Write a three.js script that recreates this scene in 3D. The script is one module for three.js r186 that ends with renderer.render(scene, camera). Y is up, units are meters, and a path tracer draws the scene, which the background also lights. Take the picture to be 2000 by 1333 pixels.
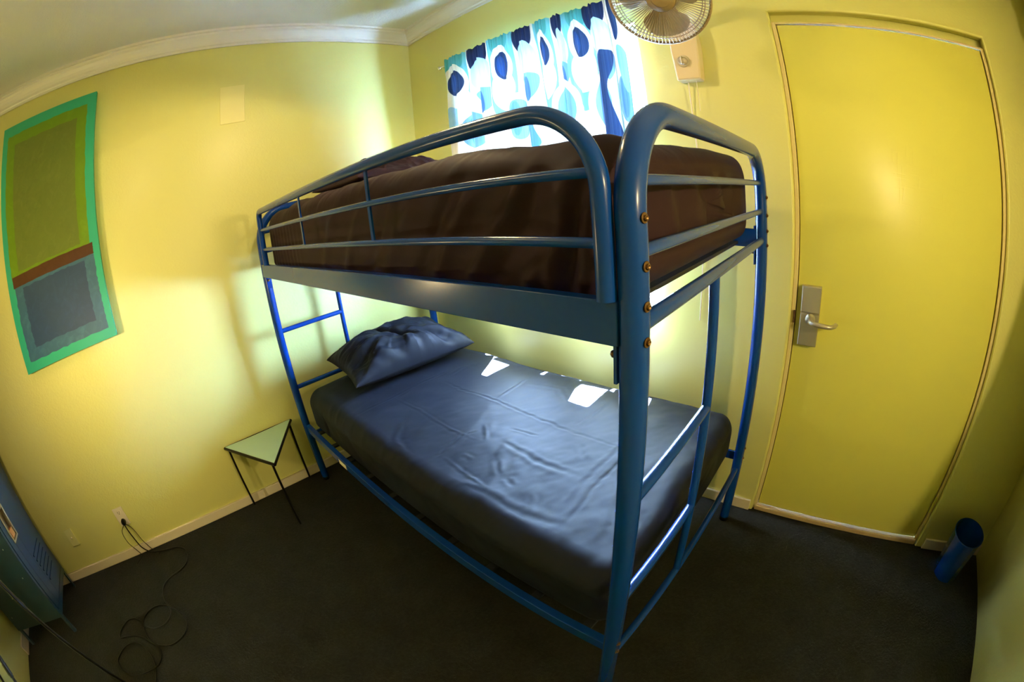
import * as THREE from 'three';
import { mergeGeometries, mergeVertices } from 'three/addons/utils/BufferGeometryUtils.js';
import { RectAreaLightUniformsLib } from 'three/addons/lights/RectAreaLightUniformsLib.js';

// ------------------------------------------------------------------ camera, sky, sun, exposure
const EYE = new THREE.Vector3(2.3209, 1.4574, 1.6237);          // tripod position in the room, metres
const YAW = 0.7695, PITCH = -0.317, ROLL = -0.1017;
const F = 835.1155;                                             // focal length in pixels of the 2000 x 1333 frame
const scene = new THREE.Scene();
const camera = new THREE.PerspectiveCamera(2 * Math.atan(666.5 / F) * 180 / Math.PI, 2000 / 1333, 0.02, 60);
camera.position.copy(EYE);
camera.rotation.set(PITCH, YAW, ROLL, 'YXZ');
camera.setViewOffset(2000, 1333, -11.41, 29.33, 2000, 1333);
camera.updateMatrixWorld();
const renderer = new THREE.WebGLRenderer();
renderer.toneMapping = THREE.LinearToneMapping;
renderer.toneMappingExposure = 1.0;
renderer.shadowMap.enabled = true;
RectAreaLightUniformsLib.init();

const SKY = new THREE.Color().setRGB(0.54, 0.86, 1.40).multiplyScalar(140);
scene.background = SKY;
const SUN_E = 3000, SUN_COLOR = new THREE.Color().setRGB(0.78, 0.95, 1.22), SUN_DIR = new THREE.Vector3(0.17, -1, 0.42);
const LAMP = new THREE.Color().setRGB(1.0, 0.74, 0.38);
const LAMP_1 = 2.4, LAMP_2 = 0.5, STAND_1 = 0.9, STAND_2 = 3.6;     // candela

// ------------------------------------------------------------------ the bowed room
// In the photograph every straight line of this room runs as a bow, as on the inside of a barrel: cornice, posts, rails,
// door and walls. The room is measured with straight lines (x to the right along the window wall, y up, z into the room)
// and bow() bends every vertex, length along the line of sight kept, so walls, floor and furniture are built as bowed shapes.
const TURN = new THREE.Matrix3().setFromMatrix4(camera.matrixWorld), BACK = TURN.clone().transpose();
const V = (x, y, z) => new THREE.Vector3(x, y, z);
const T0 = 1.68, bent = (t) => Math.atan(2 * Math.sin(t / 2) * (1 - 0.0027 * t * t));
const T0b = bent(T0), S0 = (bent(T0 + 1e-4) - T0b) / 1e-4;
function bowAngle(t) {
  if (t <= T0) return bent(t);
  const w = Math.PI - T0, s = (t - T0) / w, s2 = s * s, s3 = s2 * s;                // far behind, the bow eases back to nothing
  return (2 * s3 - 3 * s2 + 1) * T0b + (s3 - 2 * s2 + s) * w * S0 + (3 * s2 - 2 * s3) * Math.PI + (s3 - s2) * w * 1.4;
}
const _q = V(0, 0, 0);
function bow(p, out = V(0, 0, 0)) {
  const q = _q.copy(p).sub(EYE).applyMatrix3(BACK), n = Math.hypot(q.x, q.y), d = q.length();
  if (n < 1e-9) return out.copy(p);
  const t = bowAngle(Math.atan2(n, -q.z)), s = Math.sin(t) * d / n;
  return out.set(q.x * s, q.y * s, -Math.cos(t) * d).applyMatrix3(TURN).add(EYE);
}
function bowGeometry(g, origin) {
  const P = g.attributes.position, N = g.attributes.normal, h = 5e-4;
  const p = V(0, 0, 0), a = V(0, 0, 0), o = V(0, 0, 0), c = [V(0, 0, 0), V(0, 0, 0), V(0, 0, 0)], n = V(0, 0, 0), r = V(0, 0, 0), x = V(0, 0, 0);
  for (let i = 0; i < P.count; i++) {
    p.fromBufferAttribute(P, i); bow(p, o);
    for (let k = 0; k < 3; k++) { a.copy(p).setComponent(k, p.getComponent(k) + h); bow(a, c[k]).sub(o).divideScalar(h); }
    n.fromBufferAttribute(N, i);
    r.set(0, 0, 0);                                                                 // cofactor matrix times the normal
    r.addScaledVector(x.crossVectors(c[1], c[2]), n.x); r.addScaledVector(x.crossVectors(c[2], c[0]), n.y); r.addScaledVector(x.crossVectors(c[0], c[1]), n.z);
    r.normalize();
    N.setXYZ(i, r.x, r.y, r.z); P.setXYZ(i, o.x - origin.x, o.y - origin.y, o.z - origin.z);
  }
  return g;
}
function bowDirection(at, dir) { const e = 0.01; return bow(at.clone().addScaledVector(dir, e)).sub(bow(at)).normalize(); }

// ------------------------------------------------------------------ naming
const used = {};
function numbered(name) { const k = used[name] = (used[name] ?? -1) + 1; return k ? name + '_' + String(k).padStart(3, '0') : name; }
const ORIGIN = new Map();
function tag(o, label, category, group) { o.userData.label = label; if (category) o.userData.category = category; if (group) o.userData.group = group; return o; }
function thing(name, base, label, category, group) {
  const o = new THREE.Group(); o.name = numbered(name); scene.add(o);
  bow(base, o.position); ORIGIN.set(o, o.position.clone());
  if (label) tag(o, label, category, group);
  return o;
}
const list = (g) => (Array.isArray(g) ? g : [g]);
function ready(geos, origin) {
  const gs = list(geos).map((g) => { if (!g.index) g = mergeVertices(g); for (const k of Object.keys(g.attributes)) if (!['position', 'normal', 'uv'].includes(k)) g.deleteAttribute(k); return g; });
  return bowGeometry(gs.length > 1 ? mergeGeometries(gs) : gs[0].clone(), origin);
}
function part(name, geos, mat, parent, label) {
  const origin = ORIGIN.get(parent), m = new THREE.Mesh(ready(geos, origin), mat);
  m.name = numbered(name); m.castShadow = m.receiveShadow = true; parent.add(m); ORIGIN.set(m, origin);
  if (label) m.userData.label = label;
  return m;
}
function solo(name, base, geos, mat, label, category, group) {
  const origin = bow(base), m = new THREE.Mesh(ready(geos, origin), mat);
  m.name = numbered(name); m.position.copy(origin); m.castShadow = m.receiveShadow = true; scene.add(m); ORIGIN.set(m, origin.clone());
  if (label) tag(m, label, category, group);
  return m;
}
function struct(name, base, geos, mat, label) { const m = solo(name, base, geos, mat); m.userData.kind = 'structure'; if (label) m.userData.label = label; return m; }

// ------------------------------------------------------------------ shapes
function rng(seed) { let s = seed | 0; return () => { s = (s + 0x6d2b79f5) | 0; let t = Math.imul(s ^ (s >>> 15), 1 | s); t = (t + Math.imul(t ^ (t >>> 7), 61 | t)) ^ t; return ((t ^ (t >>> 14)) >>> 0) / 4294967296; }; }
function hash2(i, j, s) { let h = Math.imul(i, 374761393) ^ Math.imul(j, 668265263) ^ Math.imul(s, 2147483647 - 58); h = Math.imul(h ^ (h >>> 13), 1274126177); return ((h ^ (h >>> 16)) >>> 0) / 4294967296; }
function noise2(x, y, s = 1) { const i = Math.floor(x), j = Math.floor(y), f = x - i, g = y - j, u = f * f * (3 - 2 * f), v = g * g * (3 - 2 * g); const a = hash2(i, j, s), b = hash2(i + 1, j, s), c = hash2(i, j + 1, s), d = hash2(i + 1, j + 1, s); return (a + (b - a) * u + (c - a) * v + (a - b - c + d) * u * v) * 2 - 1; }
function fbm(x, y, s = 1, n = 4) { let r = 0, a = 0.5; for (let i = 0; i < n; i++) { r += a * noise2(x, y, s + i); x *= 2.03; y *= 2.03; a *= 0.5; } return r; }
const clamp = (x, a, b) => Math.min(b, Math.max(a, x)), mix = (a, b, t) => a + (b - a) * t, smooth = (a, b, x) => { const t = clamp((x - a) / (b - a), 0, 1); return t * t * (3 - 2 * t); };

// box with rounded edges, its faces split so that they can bow
function slab(x0, x1, y0, y1, z0, z1, r = 0, step = 0.06) {
  const lo = [x0, y0, z0], hi = [x1, y1, z1], ax = [0, 1, 2].map((k) => {
    const L = hi[k] - lo[k], q = Math.min(r, L / 2 - 1e-6), c = [];
    const nb = r > 0 ? (r < 0.004 ? 1 : 3) : 0;
    for (let i = nb; i > 0; i--) c.push(lo[k] + q - q * Math.tan((i / nb) * Math.PI / 4));
    const n = Math.max(1, Math.ceil((L - 2 * q) / step));
    for (let i = 0; i <= n; i++) c.push(lo[k] + q + (L - 2 * q) * i / n);
    for (let i = 1; i <= nb; i++) c.push(hi[k] - q + q * Math.tan((i / nb) * Math.PI / 4));
    return c;
  });
  const pos = [], nor = [], uv = [], idx = [];
  for (let k = 0; k < 3; k++) for (const s of [0, 1]) {
    const a = (k + 1) % 3, b = (k + 2) % 3, A = ax[a], B = ax[b], at = pos.length / 3;
    for (const u of A) for (const v of B) {
      const p = [0, 0, 0], n = [0, 0, 0]; p[k] = s ? hi[k] : lo[k]; p[a] = u; p[b] = v; n[k] = s ? 1 : -1;
      if (r > 0) {
        const c = p.map((w, i) => { const q = Math.min(r, (hi[i] - lo[i]) / 2 - 1e-6); return clamp(w, lo[i] + q, hi[i] - q); }), d = p.map((w, i) => w - c[i]), l = Math.hypot(...d) || 1;
        for (let i = 0; i < 3; i++) { n[i] = d[i] / l; p[i] = c[i] + n[i] * Math.min(r, 1); }
      }
      pos.push(...p); nor.push(...n); uv.push(k === 0 ? p[2] : p[0], k === 1 ? p[2] : p[1]);
    }
    for (let i = 0; i < A.length - 1; i++) for (let j = 0; j < B.length - 1; j++) {
      const e = at + i * B.length + j, f = e + B.length;
      if (s) idx.push(e, f, e + 1, f, f + 1, e + 1); else idx.push(e, e + 1, f, f, e + 1, f + 1);
    }
  }
  return geo(pos, nor, uv, idx);
}
function geo(pos, nor, uv, idx) {
  const g = new THREE.BufferGeometry();
  g.setAttribute('position', new THREE.Float32BufferAttribute(pos, 3)); g.setAttribute('normal', new THREE.Float32BufferAttribute(nor, 3)); g.setAttribute('uv', new THREE.Float32BufferAttribute(uv, 2)); g.setIndex(idx);
  return g;
}
// a surface over a grid, normals by differences
function surf(f, nu, nv, flip = false, uvf = null) {
  const pos = [], nor = [], uv = [], idx = [], e = 1e-4, a = V(0, 0, 0), b = V(0, 0, 0);
  const P = (u, v) => f(u, v);
  for (let i = 0; i <= nu; i++) for (let j = 0; j <= nv; j++) {
    const u = i / nu, v = j / nv, p = P(u, v), p1 = P(u + e, v), p0 = P(u - e, v), q1 = P(u, v + e), q0 = P(u, v - e);
    a.set(p1[0] - p0[0], p1[1] - p0[1], p1[2] - p0[2]); b.set(q1[0] - q0[0], q1[1] - q0[1], q1[2] - q0[2]); a.cross(b);
    if (a.lengthSq() < 1e-22) a.set(0, 1, 0); a.normalize(); if (flip) a.negate();
    pos.push(...p); nor.push(a.x, a.y, a.z); const w = uvf ? uvf(u, v, p) : [u, v]; uv.push(...w);
  }
  for (let i = 0; i < nu; i++) for (let j = 0; j < nv; j++) { const k = i * (nv + 1) + j, l = k + nv + 1; if (flip) idx.push(k, k + 1, l, l, k + 1, l + 1); else idx.push(k, l, k + 1, l, l + 1, k + 1); }
  return geo(pos, nor, uv, idx);
}
// polyline with rounded corners, resampled
function path(pts, R = 0, step = 0.03) {
  const P = pts.map((p) => V(...p)), out = [P[0].clone()];
  const go = (q) => { const p = out[out.length - 1], L = p.distanceTo(q), n = Math.max(1, Math.ceil(L / step)); for (let i = 1; i <= n; i++) out.push(p.clone().lerp(q, i / n)); };
  for (let i = 1; i < P.length - 1; i++) {
    const r = Array.isArray(R) ? R[i - 1] : R, a = P[i - 1].clone().sub(P[i]).normalize(), b = P[i + 1].clone().sub(P[i]).normalize();
    const ang = Math.acos(clamp(a.dot(b), -1, 1)), t = r / Math.tan(ang / 2);
    if (r < 1e-6) { go(P[i]); continue; }
    go(P[i].clone().addScaledVector(a, t));
    const c = P[i].clone().addScaledVector(a.clone().add(b).normalize(), r / Math.sin(ang / 2)), s = P[i].clone().addScaledVector(a, t).sub(c), e = P[i].clone().addScaledVector(b, t).sub(c), w = Math.PI - ang, n = Math.max(4, Math.ceil(w * 10));
    for (let k = 1; k <= n; k++) { const f = k / n; out.push(s.clone().multiplyScalar(Math.sin((1 - f) * w) / Math.sin(w)).addScaledVector(e, Math.sin(f * w) / Math.sin(w)).add(c)); }
  }
  go(P[P.length - 1]);
  return out;
}
function curve(pts, step = 0.02, closed = false) { const c = new THREE.CatmullRomCurve3(pts.map((p) => V(...p)), closed, 'centripetal'); return c.getSpacedPoints(Math.ceil(c.getLength() / step)); }
function tube(P, r, rs = 14, cap = true) {
  const n = P.length, pos = [], nor = [], uv = [], idx = [], R = typeof r === 'function' ? r : () => r;
  const t = P.map((p, i) => P[Math.min(n - 1, i + 1)].clone().sub(P[Math.max(0, i - 1)]).normalize());
  let u = Math.abs(t[0].y) < 0.9 ? V(0, 1, 0) : V(1, 0, 0); u.addScaledVector(t[0], -u.dot(t[0])).normalize();
  let len = 0; const w = V(0, 0, 0);
  for (let i = 0; i < n; i++) {
    if (i) { u.addScaledVector(t[i], -u.dot(t[i])).normalize(); len += P[i].distanceTo(P[i - 1]); }
    w.crossVectors(t[i], u); const rr = R(i / (n - 1));
    for (let k = 0; k <= rs; k++) { const a = k / rs * Math.PI * 2, c = Math.cos(a), s = Math.sin(a), x = u.x * c + w.x * s, y = u.y * c + w.y * s, z = u.z * c + w.z * s; pos.push(P[i].x + x * rr, P[i].y + y * rr, P[i].z + z * rr); nor.push(x, y, z); uv.push(len, k / rs * rr * 6.283); }
  }
  for (let i = 0; i < n - 1; i++) for (let k = 0; k < rs; k++) { const a = i * (rs + 1) + k, b = a + rs + 1; idx.push(a, a + 1, b, b, a + 1, b + 1); }
  if (cap) for (const i of [0, n - 1]) {
    const at = pos.length / 3, s = i ? 1 : -1; pos.push(P[i].x, P[i].y, P[i].z); nor.push(t[i].x * s, t[i].y * s, t[i].z * s); uv.push(0, 0);
    for (let k = 0; k <= rs; k++) { const o = (i * (rs + 1) + k) * 3; pos.push(pos[o], pos[o + 1], pos[o + 2]); nor.push(t[i].x * s, t[i].y * s, t[i].z * s); uv.push(0, 0); }
    for (let k = 0; k < rs; k++) idx.push(at, at + 1 + k + (s > 0 ? 0 : 1), at + 1 + k + (s > 0 ? 1 : 0));
  }
  return geo(pos, nor, uv, idx);
}
const bar = (a, b, r, rs = 14) => tube(path([a, b]), r, rs);
// a turned profile [[radius, height] ...] about the line from a in direction d
function turned(prof, a, d, seg = 20) {
  const g = new THREE.LatheGeometry(prof.map((p) => new THREE.Vector2(p[0], p[1])), seg);
  g.applyQuaternion(new THREE.Quaternion().setFromUnitVectors(V(0, 1, 0), V(...d).normalize())); g.translate(...a); return g;
}
// straight moulding: profile in (out, up), run from a to b, out direction o
function moulding(prof, a, b, o) {
  const A = V(...a), B = V(...b), O = V(...o), L = A.distanceTo(B), gs = [];
  for (let k = 0; k < prof.length - 1; k++) {
    const [p, q] = [prof[k], prof[k + 1]];
    const f = (u, v) => { const x = mix(p[0], q[0], v), y = mix(p[1], q[1], v), w = A.clone().lerp(B, u).addScaledVector(O, x); return [w.x, w.y + y, w.z]; };
    const side = V(0, 0, 0).subVectors(B, A).cross(O).y > 0;
    gs.push(surf(f, Math.ceil(L / 0.05), 1, side));
  }
  return gs;
}
function extrude(shape, depth, bevel, place, seg = 12) {
  const g = new THREE.ExtrudeGeometry(shape, { depth: depth - 2 * bevel, bevelEnabled: bevel > 0, bevelSize: bevel, bevelThickness: bevel, bevelOffset: -bevel, bevelSegments: 2, curveSegments: seg });
  g.translate(0, 0, bevel); g.applyMatrix4(place); return g;
}

// ------------------------------------------------------------------ materials
const lin = (r, g, b) => new THREE.Color().setRGB(r, g, b);
function dataTex(w, h, f, srgb, rx = 1, ry = 1) {
  const d = new Uint8Array(w * h * 4);
  for (let y = 0; y < h; y++) for (let x = 0; x < w; x++) { const c = f(x / w, y / h, x, y), o = (y * w + x) * 4; d[o] = clamp(c[0], 0, 1) * 255; d[o + 1] = clamp(c[1] ?? c[0], 0, 1) * 255; d[o + 2] = clamp(c[2] ?? c[0], 0, 1) * 255; d[o + 3] = 255; }
  const t = new THREE.DataTexture(d, w, h); t.wrapS = t.wrapT = THREE.RepeatWrapping; t.magFilter = THREE.LinearFilter; t.minFilter = THREE.LinearMipmapLinearFilter; t.generateMipmaps = true; if (srgb) t.colorSpace = THREE.SRGBColorSpace; t.repeat.set(rx, ry); t.needsUpdate = true; return t;
}
function tnoise(u, v, n, s) { const x = u * n, y = v * n, w = (a) => ((a % n) + n) % n, i = Math.floor(x), j = Math.floor(y), f = x - i, g = y - j, p = f * f * (3 - 2 * f), q = g * g * (3 - 2 * g); const a = hash2(w(i), w(j), s), b = hash2(w(i + 1), w(j), s), c = hash2(w(i), w(j + 1), s), d = hash2(w(i + 1), w(j + 1), s); return a + (b - a) * p + (c - a) * q + (a - b - c + d) * p * q; }
const peel = dataTex(512, 512, (u, v) => [0.5 * tnoise(u, v, 90, 3) + 0.3 * tnoise(u, v, 40, 5) + 0.2 * tnoise(u, v, 12, 7)], false, 1.6, 1.6);
const std = (o) => new THREE.MeshPhysicalMaterial(o);
const wallPaint = std({ color: lin(0.74, 0.73, 0.27), roughness: 0.4, bumpMap: peel, bumpScale: 0.0004 });
const doorPaint = std({ color: lin(0.74, 0.72, 0.15), roughness: 0.36 });
const ceilPaint = std({ color: lin(0.70, 0.72, 0.66), roughness: 0.7, bumpMap: peel, bumpScale: 0.001 });
const cornicePaint = std({ color: lin(0.74, 0.74, 0.68), roughness: 0.5 });
const trimPaint = std({ color: lin(0.86, 0.76, 0.60), roughness: 0.4 });
const bedPaint = std({ color: lin(0.003, 0.042, 0.27), roughness: 0.22, specularIntensity: 0.5 });
const boltMetal = std({ color: lin(0.16, 0.09, 0.03), roughness: 0.4, metalness: 0.7 });
const steel = std({ color: lin(0.56, 0.52, 0.46), roughness: 0.38, metalness: 0.75 });
const chrome = std({ color: lin(0.75, 0.74, 0.72), roughness: 0.15, metalness: 1 });
const blackPaint = std({ color: lin(0.006, 0.005, 0.004), roughness: 0.4, specularIntensity: 0.3 });
const blackRubber = std({ color: lin(0.004, 0.004, 0.004), roughness: 0.5, specularIntensity: 0.4 });
const darkGap = std({ color: lin(0.01, 0.009, 0.007), roughness: 0.8 });
const fanPlastic = std({ color: lin(0.30, 0.22, 0.11), roughness: 0.45 });
const fanDark = std({ color: lin(0.20, 0.15, 0.07), roughness: 0.5 });
const ivory = std({ color: lin(0.90, 0.82, 0.70), roughness: 0.35 });
const lockerPaint = std({ color: lin(0.006, 0.032, 0.062), roughness: 0.4, specularIntensity: 0.4 });
const lockerSide = std({ color: lin(0.022, 0.075, 0.10), roughness: 0.45 });
const whiteFrame = std({ color: lin(0.8, 0.8, 0.78), roughness: 0.4 });
const glass = std({ color: lin(1, 1, 1), roughness: 0, transmission: 1, thickness: 0, ior: 1.5 });
const weave = dataTex(256, 256, (u, v, x, y) => [0.5 + 0.25 * Math.sin(x * Math.PI / 2) * Math.sin(y * Math.PI / 2) + 0.3 * (hash2(x, y, 4) - 0.5)], false, 14, 14);
const sheet = std({ color: lin(0.028, 0.0140, 0.0190), roughness: 0.62, specularIntensity: 0.15, sheen: 0.03, sheenRoughness: 0.4, sheenColor: lin(0.22, 0.22, 0.30), bumpMap: weave, bumpScale: 0.0002 });
const sheetBlue = std({ color: lin(0.0085, 0.0100, 0.0155), roughness: 0.52, specularIntensity: 0.17, sheen: 0.05, sheenRoughness: 0.4, sheenColor: lin(0.2, 0.24, 0.36), bumpMap: weave, bumpScale: 0.0002 });
const carpetTex = dataTex(512, 512, (u, v, x, y) => { const n = 0.55 + 0.5 * (hash2(x, y, 9) - 0.5) + 0.5 * (tnoise(u, v, 120, 2) - 0.5) + 0.3 * (tnoise(u, v, 16, 4) - 0.5), s = hash2(x, y, 77) > 0.9994 ? 3 : 1; return [0.112 * n * s, 0.114 * n * s, 0.106 * n * s]; }, true, 1, 1);
const carpetBump = dataTex(512, 512, (u, v, x, y) => [0.5 * hash2(x, y, 19) + 0.5 * tnoise(u, v, 128, 6)], false, 1, 1);
const carpet = std({ map: carpetTex, roughness: 1, bumpMap: carpetBump, bumpScale: 0.0015 });

// ------------------------------------------------------------------ the room shell
const XR = 3.62, ZF = 3.83, H = 2.675, WT = 0.14;
struct('floor', V(1.8, 0, 1.8), slab(-WT, XR + WT, -0.12, 0, -WT, ZF + WT, 0, 0.05), carpet);
struct('ceiling', V(1.8, H, 1.8), slab(-WT, XR + WT, H, H + 0.12, -WT, ZF + WT), ceilPaint);
struct('wall_left', V(0, 0, 1.8), slab(-WT, 0, -0.05, H + 0.05, -WT, ZF + WT), wallPaint);
struct('wall_right', V(XR, 0, 1.8), slab(XR, XR + WT, -0.05, H + 0.05, -WT, ZF + WT), wallPaint);
struct('wall_front', V(1.8, 0, ZF), slab(0, XR, -0.05, H + 0.05, ZF, ZF + WT), wallPaint);
const WX0 = 0.50, WX1 = 1.60, WY0 = 0.90, WY1 = 2.18, DX0 = 2.178, DX1 = 3.150, DY = 2.150;
const backGrid = [];
{ // one wall of blocks around the window and the door opening
  const cut = (x0, x1, y0, y1) => backGrid.push(slab(x0, x1, y0, y1, -WT, 0, 0, 0.05));
  cut(0, WX0, -0.05, H + 0.05); cut(WX0, WX1, -0.05, WY0); cut(WX0, WX1, WY1, H + 0.05); cut(WX1, DX0 - 0.012, -0.05, H + 0.05); cut(DX0 - 0.012, DX1 + 0.012, DY + 0.012, H + 0.05); cut(DX1 + 0.012, XR, -0.05, H + 0.05);
}
struct('wall_back', V(1.8, 0, 0), backGrid, wallPaint);
const corn = [[0.001, -0.095], [0.012, -0.095], [0.014, -0.083], [0.022, -0.078], [0.026, -0.066], [0.036, -0.050], [0.050, -0.034], [0.062, -0.026], [0.066, -0.016], [0.078, -0.014], [0.082, 0.002]];
struct('trim_1', V(0, H, 1.8), moulding(corn, [0, H, ZF], [0, H, 0], [1, 0, 0]), cornicePaint);
struct('trim_2', V(1.8, H, 0), moulding(corn, [0, H, 0], [XR, H, 0], [0, 0, 1]), cornicePaint);
struct('baseboard_left', V(0, 0, 1.8), slab(0, 0.014, 0, 0.062, 0, ZF, 0.005, 0.05), trimPaint);
struct('baseboard_back', V(1.1, 0, 0), [slab(0.014, DX0 - 0.016, 0, 0.062, 0, 0.014, 0.005, 0.05)], trimPaint);
struct('baseboard_back_right', V(3.4, 0, 0), [slab(DX1 + 0.045, XR, 0, 0.062, 0, 0.014, 0.005, 0.05)], trimPaint);
struct('baseboard_front', V(0.3, 0, ZF), slab(0.014, 0.56, 0, 0.075, ZF - 0.016, ZF, 0.005, 0.05), trimPaint);

// door
{
  const d = new THREE.Group(); d.name = 'door_1'; d.userData.kind = 'structure'; scene.add(d); bow(V(2.66, 0, 0), d.position); ORIGIN.set(d, d.position.clone());
  d.userData.label = 'flat yellow door with a metal lever lock';
  const er = 0.012;                                                              // rounded plaster edge of the opening
  part('rounded_edge', [bar([DX0 - er, 0, -er], [DX0 - er, DY + er, -er], er, 24), bar([DX1 + er, 0, -er], [DX1 + er, DY + er, -er], er, 24), bar([DX0 - er, DY + er, -er], [DX1 + er, DY + er, -er], er, 24), slab(DX0 - er, DX0, 0, DY, -WT, -er, 0, 0.05), slab(DX1, DX1 + er, 0, DY, -WT, -er, 0, 0.05), slab(DX0 - er, DX1 + er, DY, DY + er, -WT, -er, 0, 0.05)], wallPaint, d);
  part('door_jamb', [slab(DX0, 2.1955, 0, 2.112, -0.075, -0.016, 0.003, 0.05), slab(3.131, DX1, 0, 2.112, -0.075, -0.016, 0.003, 0.05), slab(DX0, DX1, 2.103, 2.112, -0.075, -0.020, 0.003, 0.05)], std({ color: lin(0.78, 0.66, 0.34), roughness: 0.7 }), d, 'cream door jamb');
  part('head_panel', slab(DX0, DX1, 2.112, DY + 0.01, -0.075, -0.040, 0.002, 0.05), wallPaint, d);
  const scratch = [];
  const rs = rng(5); for (let i = 0; i < 46; i++) { const a = rs() < 0.5; scratch.push([0.42 + rs() * 0.32, 0.64 + rs() * 0.14, a ? 0.002 : 0.03 + rs() * 0.05, a ? 0.03 + rs() * 0.05 : 0.002]); }
  const cv = document.createElement('canvas'); cv.width = 512; cv.height = 1024; const c = cv.getContext('2d'); c.fillStyle = '#808080'; c.fillRect(0, 0, 512, 1024);
  c.lineWidth = 1; for (const [x, y, w, h] of scratch) { c.strokeStyle = rs() < 0.6 ? '#5a5a5a' : '#9a9a9a'; c.beginPath(); c.moveTo(x * 512, (1 - y) * 1024); c.lineTo((x + w) * 512 + rs() * 4, (1 - y - h * 0.5) * 1024 + rs() * 4); c.stroke(); }
  const st = new THREE.CanvasTexture(cv); st.wrapS = st.wrapT = THREE.RepeatWrapping; st.repeat.set(1 / 0.932, 1 / 2.07); st.offset.set(-2.1975 / 0.932, -0.032 / 2.07);
  const dm = doorPaint.clone(); dm.bumpMap = st; dm.bumpScale = 0.0012;
  const leaf = part('door_leaf', slab(2.1985, 3.1275, 0.032, 2.0995, -0.068, -0.026, 0.002, 0.05), dm, d, 'flat yellow door leaf with fine scratches');
  part('gap', [slab(2.1955, 2.1985, 0.03, 2.1025, -0.07, -0.050, 0, 0.05), slab(3.1275, 3.131, 0.03, 2.1025, -0.07, -0.050, 0, 0.05)], darkGap, d);
  part('threshold', slab(2.185, 3.145, 0, 0.029, -0.075, -0.004, 0.006, 0.05), std({ color: lin(0.62, 0.46, 0.26), roughness: 0.6 }), d, 'worn cream wooden threshold');
  const zf = -0.026;
  const lock = part('lock_plate', [slab(2.218, 2.300, 0.995, 1.097, zf, zf + 0.028, 0.004, 0.03), slab(2.218, 2.300, 0.863, 0.990, zf, zf + 0.026, 0.004, 0.03), slab(2.220, 2.298, 0.98, 1.0, zf, zf + 0.022, 0, 0.03)], steel, d, 'satin metal lock plate');
  part('lever_handle', [turned([[0, 0], [0.022, 0], [0.022, 0.005], [0.018, 0.010], [0.012, 0.012], [0.011, 0.03]], [2.262, 0.972, zf + 0.024], [0, 0, 1]),
    tube(curve([[2.262, 0.972, zf + 0.045], [2.266, 0.971, zf + 0.066], [2.285, 0.969, zf + 0.076], [2.325, 0.967, zf + 0.078], [2.352, 0.967, zf + 0.074], [2.370, 0.969, zf + 0.058], [2.374, 0.971, zf + 0.046]], 0.006), (t) => 0.0105 - 0.002 * t, 16)], steel, lock);
  part('latch_hole', slab(2.188, 2.1965, 0.945, 0.995, -0.013, -0.0085, 0.003, 0.03), std({ color: lin(0.10, 0.05, 0.02), roughness: 0.8 }), d, 'dark chipped latch hole in the jamb');
  part('hinge', slab(3.126, 3.140, 0.20, 0.29, -0.020, -0.008, 0.004, 0.03), doorPaint, d);
}
// window behind the curtain
{
  const w = new THREE.Group(); w.name = 'window_1'; w.userData.kind = 'structure'; scene.add(w); bow(V(1.0, WY0, -0.08), w.position); ORIGIN.set(w, w.position.clone());
  const z0 = -0.085, z1 = -0.045, t = 0.035;
  part('window_frame', [slab(WX0, WX1, WY0, WY0 + t, z0, z1, 0.004), slab(WX0, WX1, WY1 - t, WY1, z0, z1, 0.004), slab(WX0, WX0 + t, WY0, WY1, z0, z1, 0.004), slab(WX1 - t, WX1, WY0, WY1, z0, z1, 0.004)], whiteFrame, w);
  const xs = [WX0, WX0 + (WX1 - WX0) / 2, WX1];
  part('mullion', slab(xs[1] - 0.02, xs[1] + 0.02, WY0 + 0.02, WY1 - 0.02, z0, z1, 0.004), whiteFrame, w);
  for (let i = 0; i < 2; i++) part('pane', slab(xs[i] + 0.015, xs[i + 1] - 0.015, WY0 + 0.02, WY1 - 0.02, -0.068, -0.064), glass, w);
}

// boards of the added, unseen awning outside, cut so the sun falls in three patches
{
  const a = thing('sun_mask', V(1.0, 2.3, -0.5), 'added unseen wooden awning boards outside above the window, with gaps that let three sunbeams through', 'sun_mask');
  const wood = std({ color: lin(0.30, 0.22, 0.15), roughness: 0.8 });
  for (const [x0, x1] of [[-0.25, 0.54], [0.68, 1.19], [1.34, 1.51], [1.67, 2.20]]) part('board', slab(x0, x1, 2.30, 2.325, -0.375, -0.141, 0.003, 0.08), wood, a);
  for (const [x0, x1] of [[-0.25, 0.22], [0.54, 0.92], [1.15, 1.36], [1.50, 2.20]]) part('board', slab(x0, x1, 2.30, 2.325, -0.62, -0.376, 0.003, 0.08), wood, a);
  part('board', slab(-0.25, 2.20, 2.30, 2.325, -1.1, -0.625, 0.003, 0.08), wood, a);
  for (const z of [-0.43, -1.05]) part('batten', slab(-0.25, 2.20, 2.326, 2.36, z - 0.02, z + 0.0, 0.003, 0.08), wood, a);
}

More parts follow.
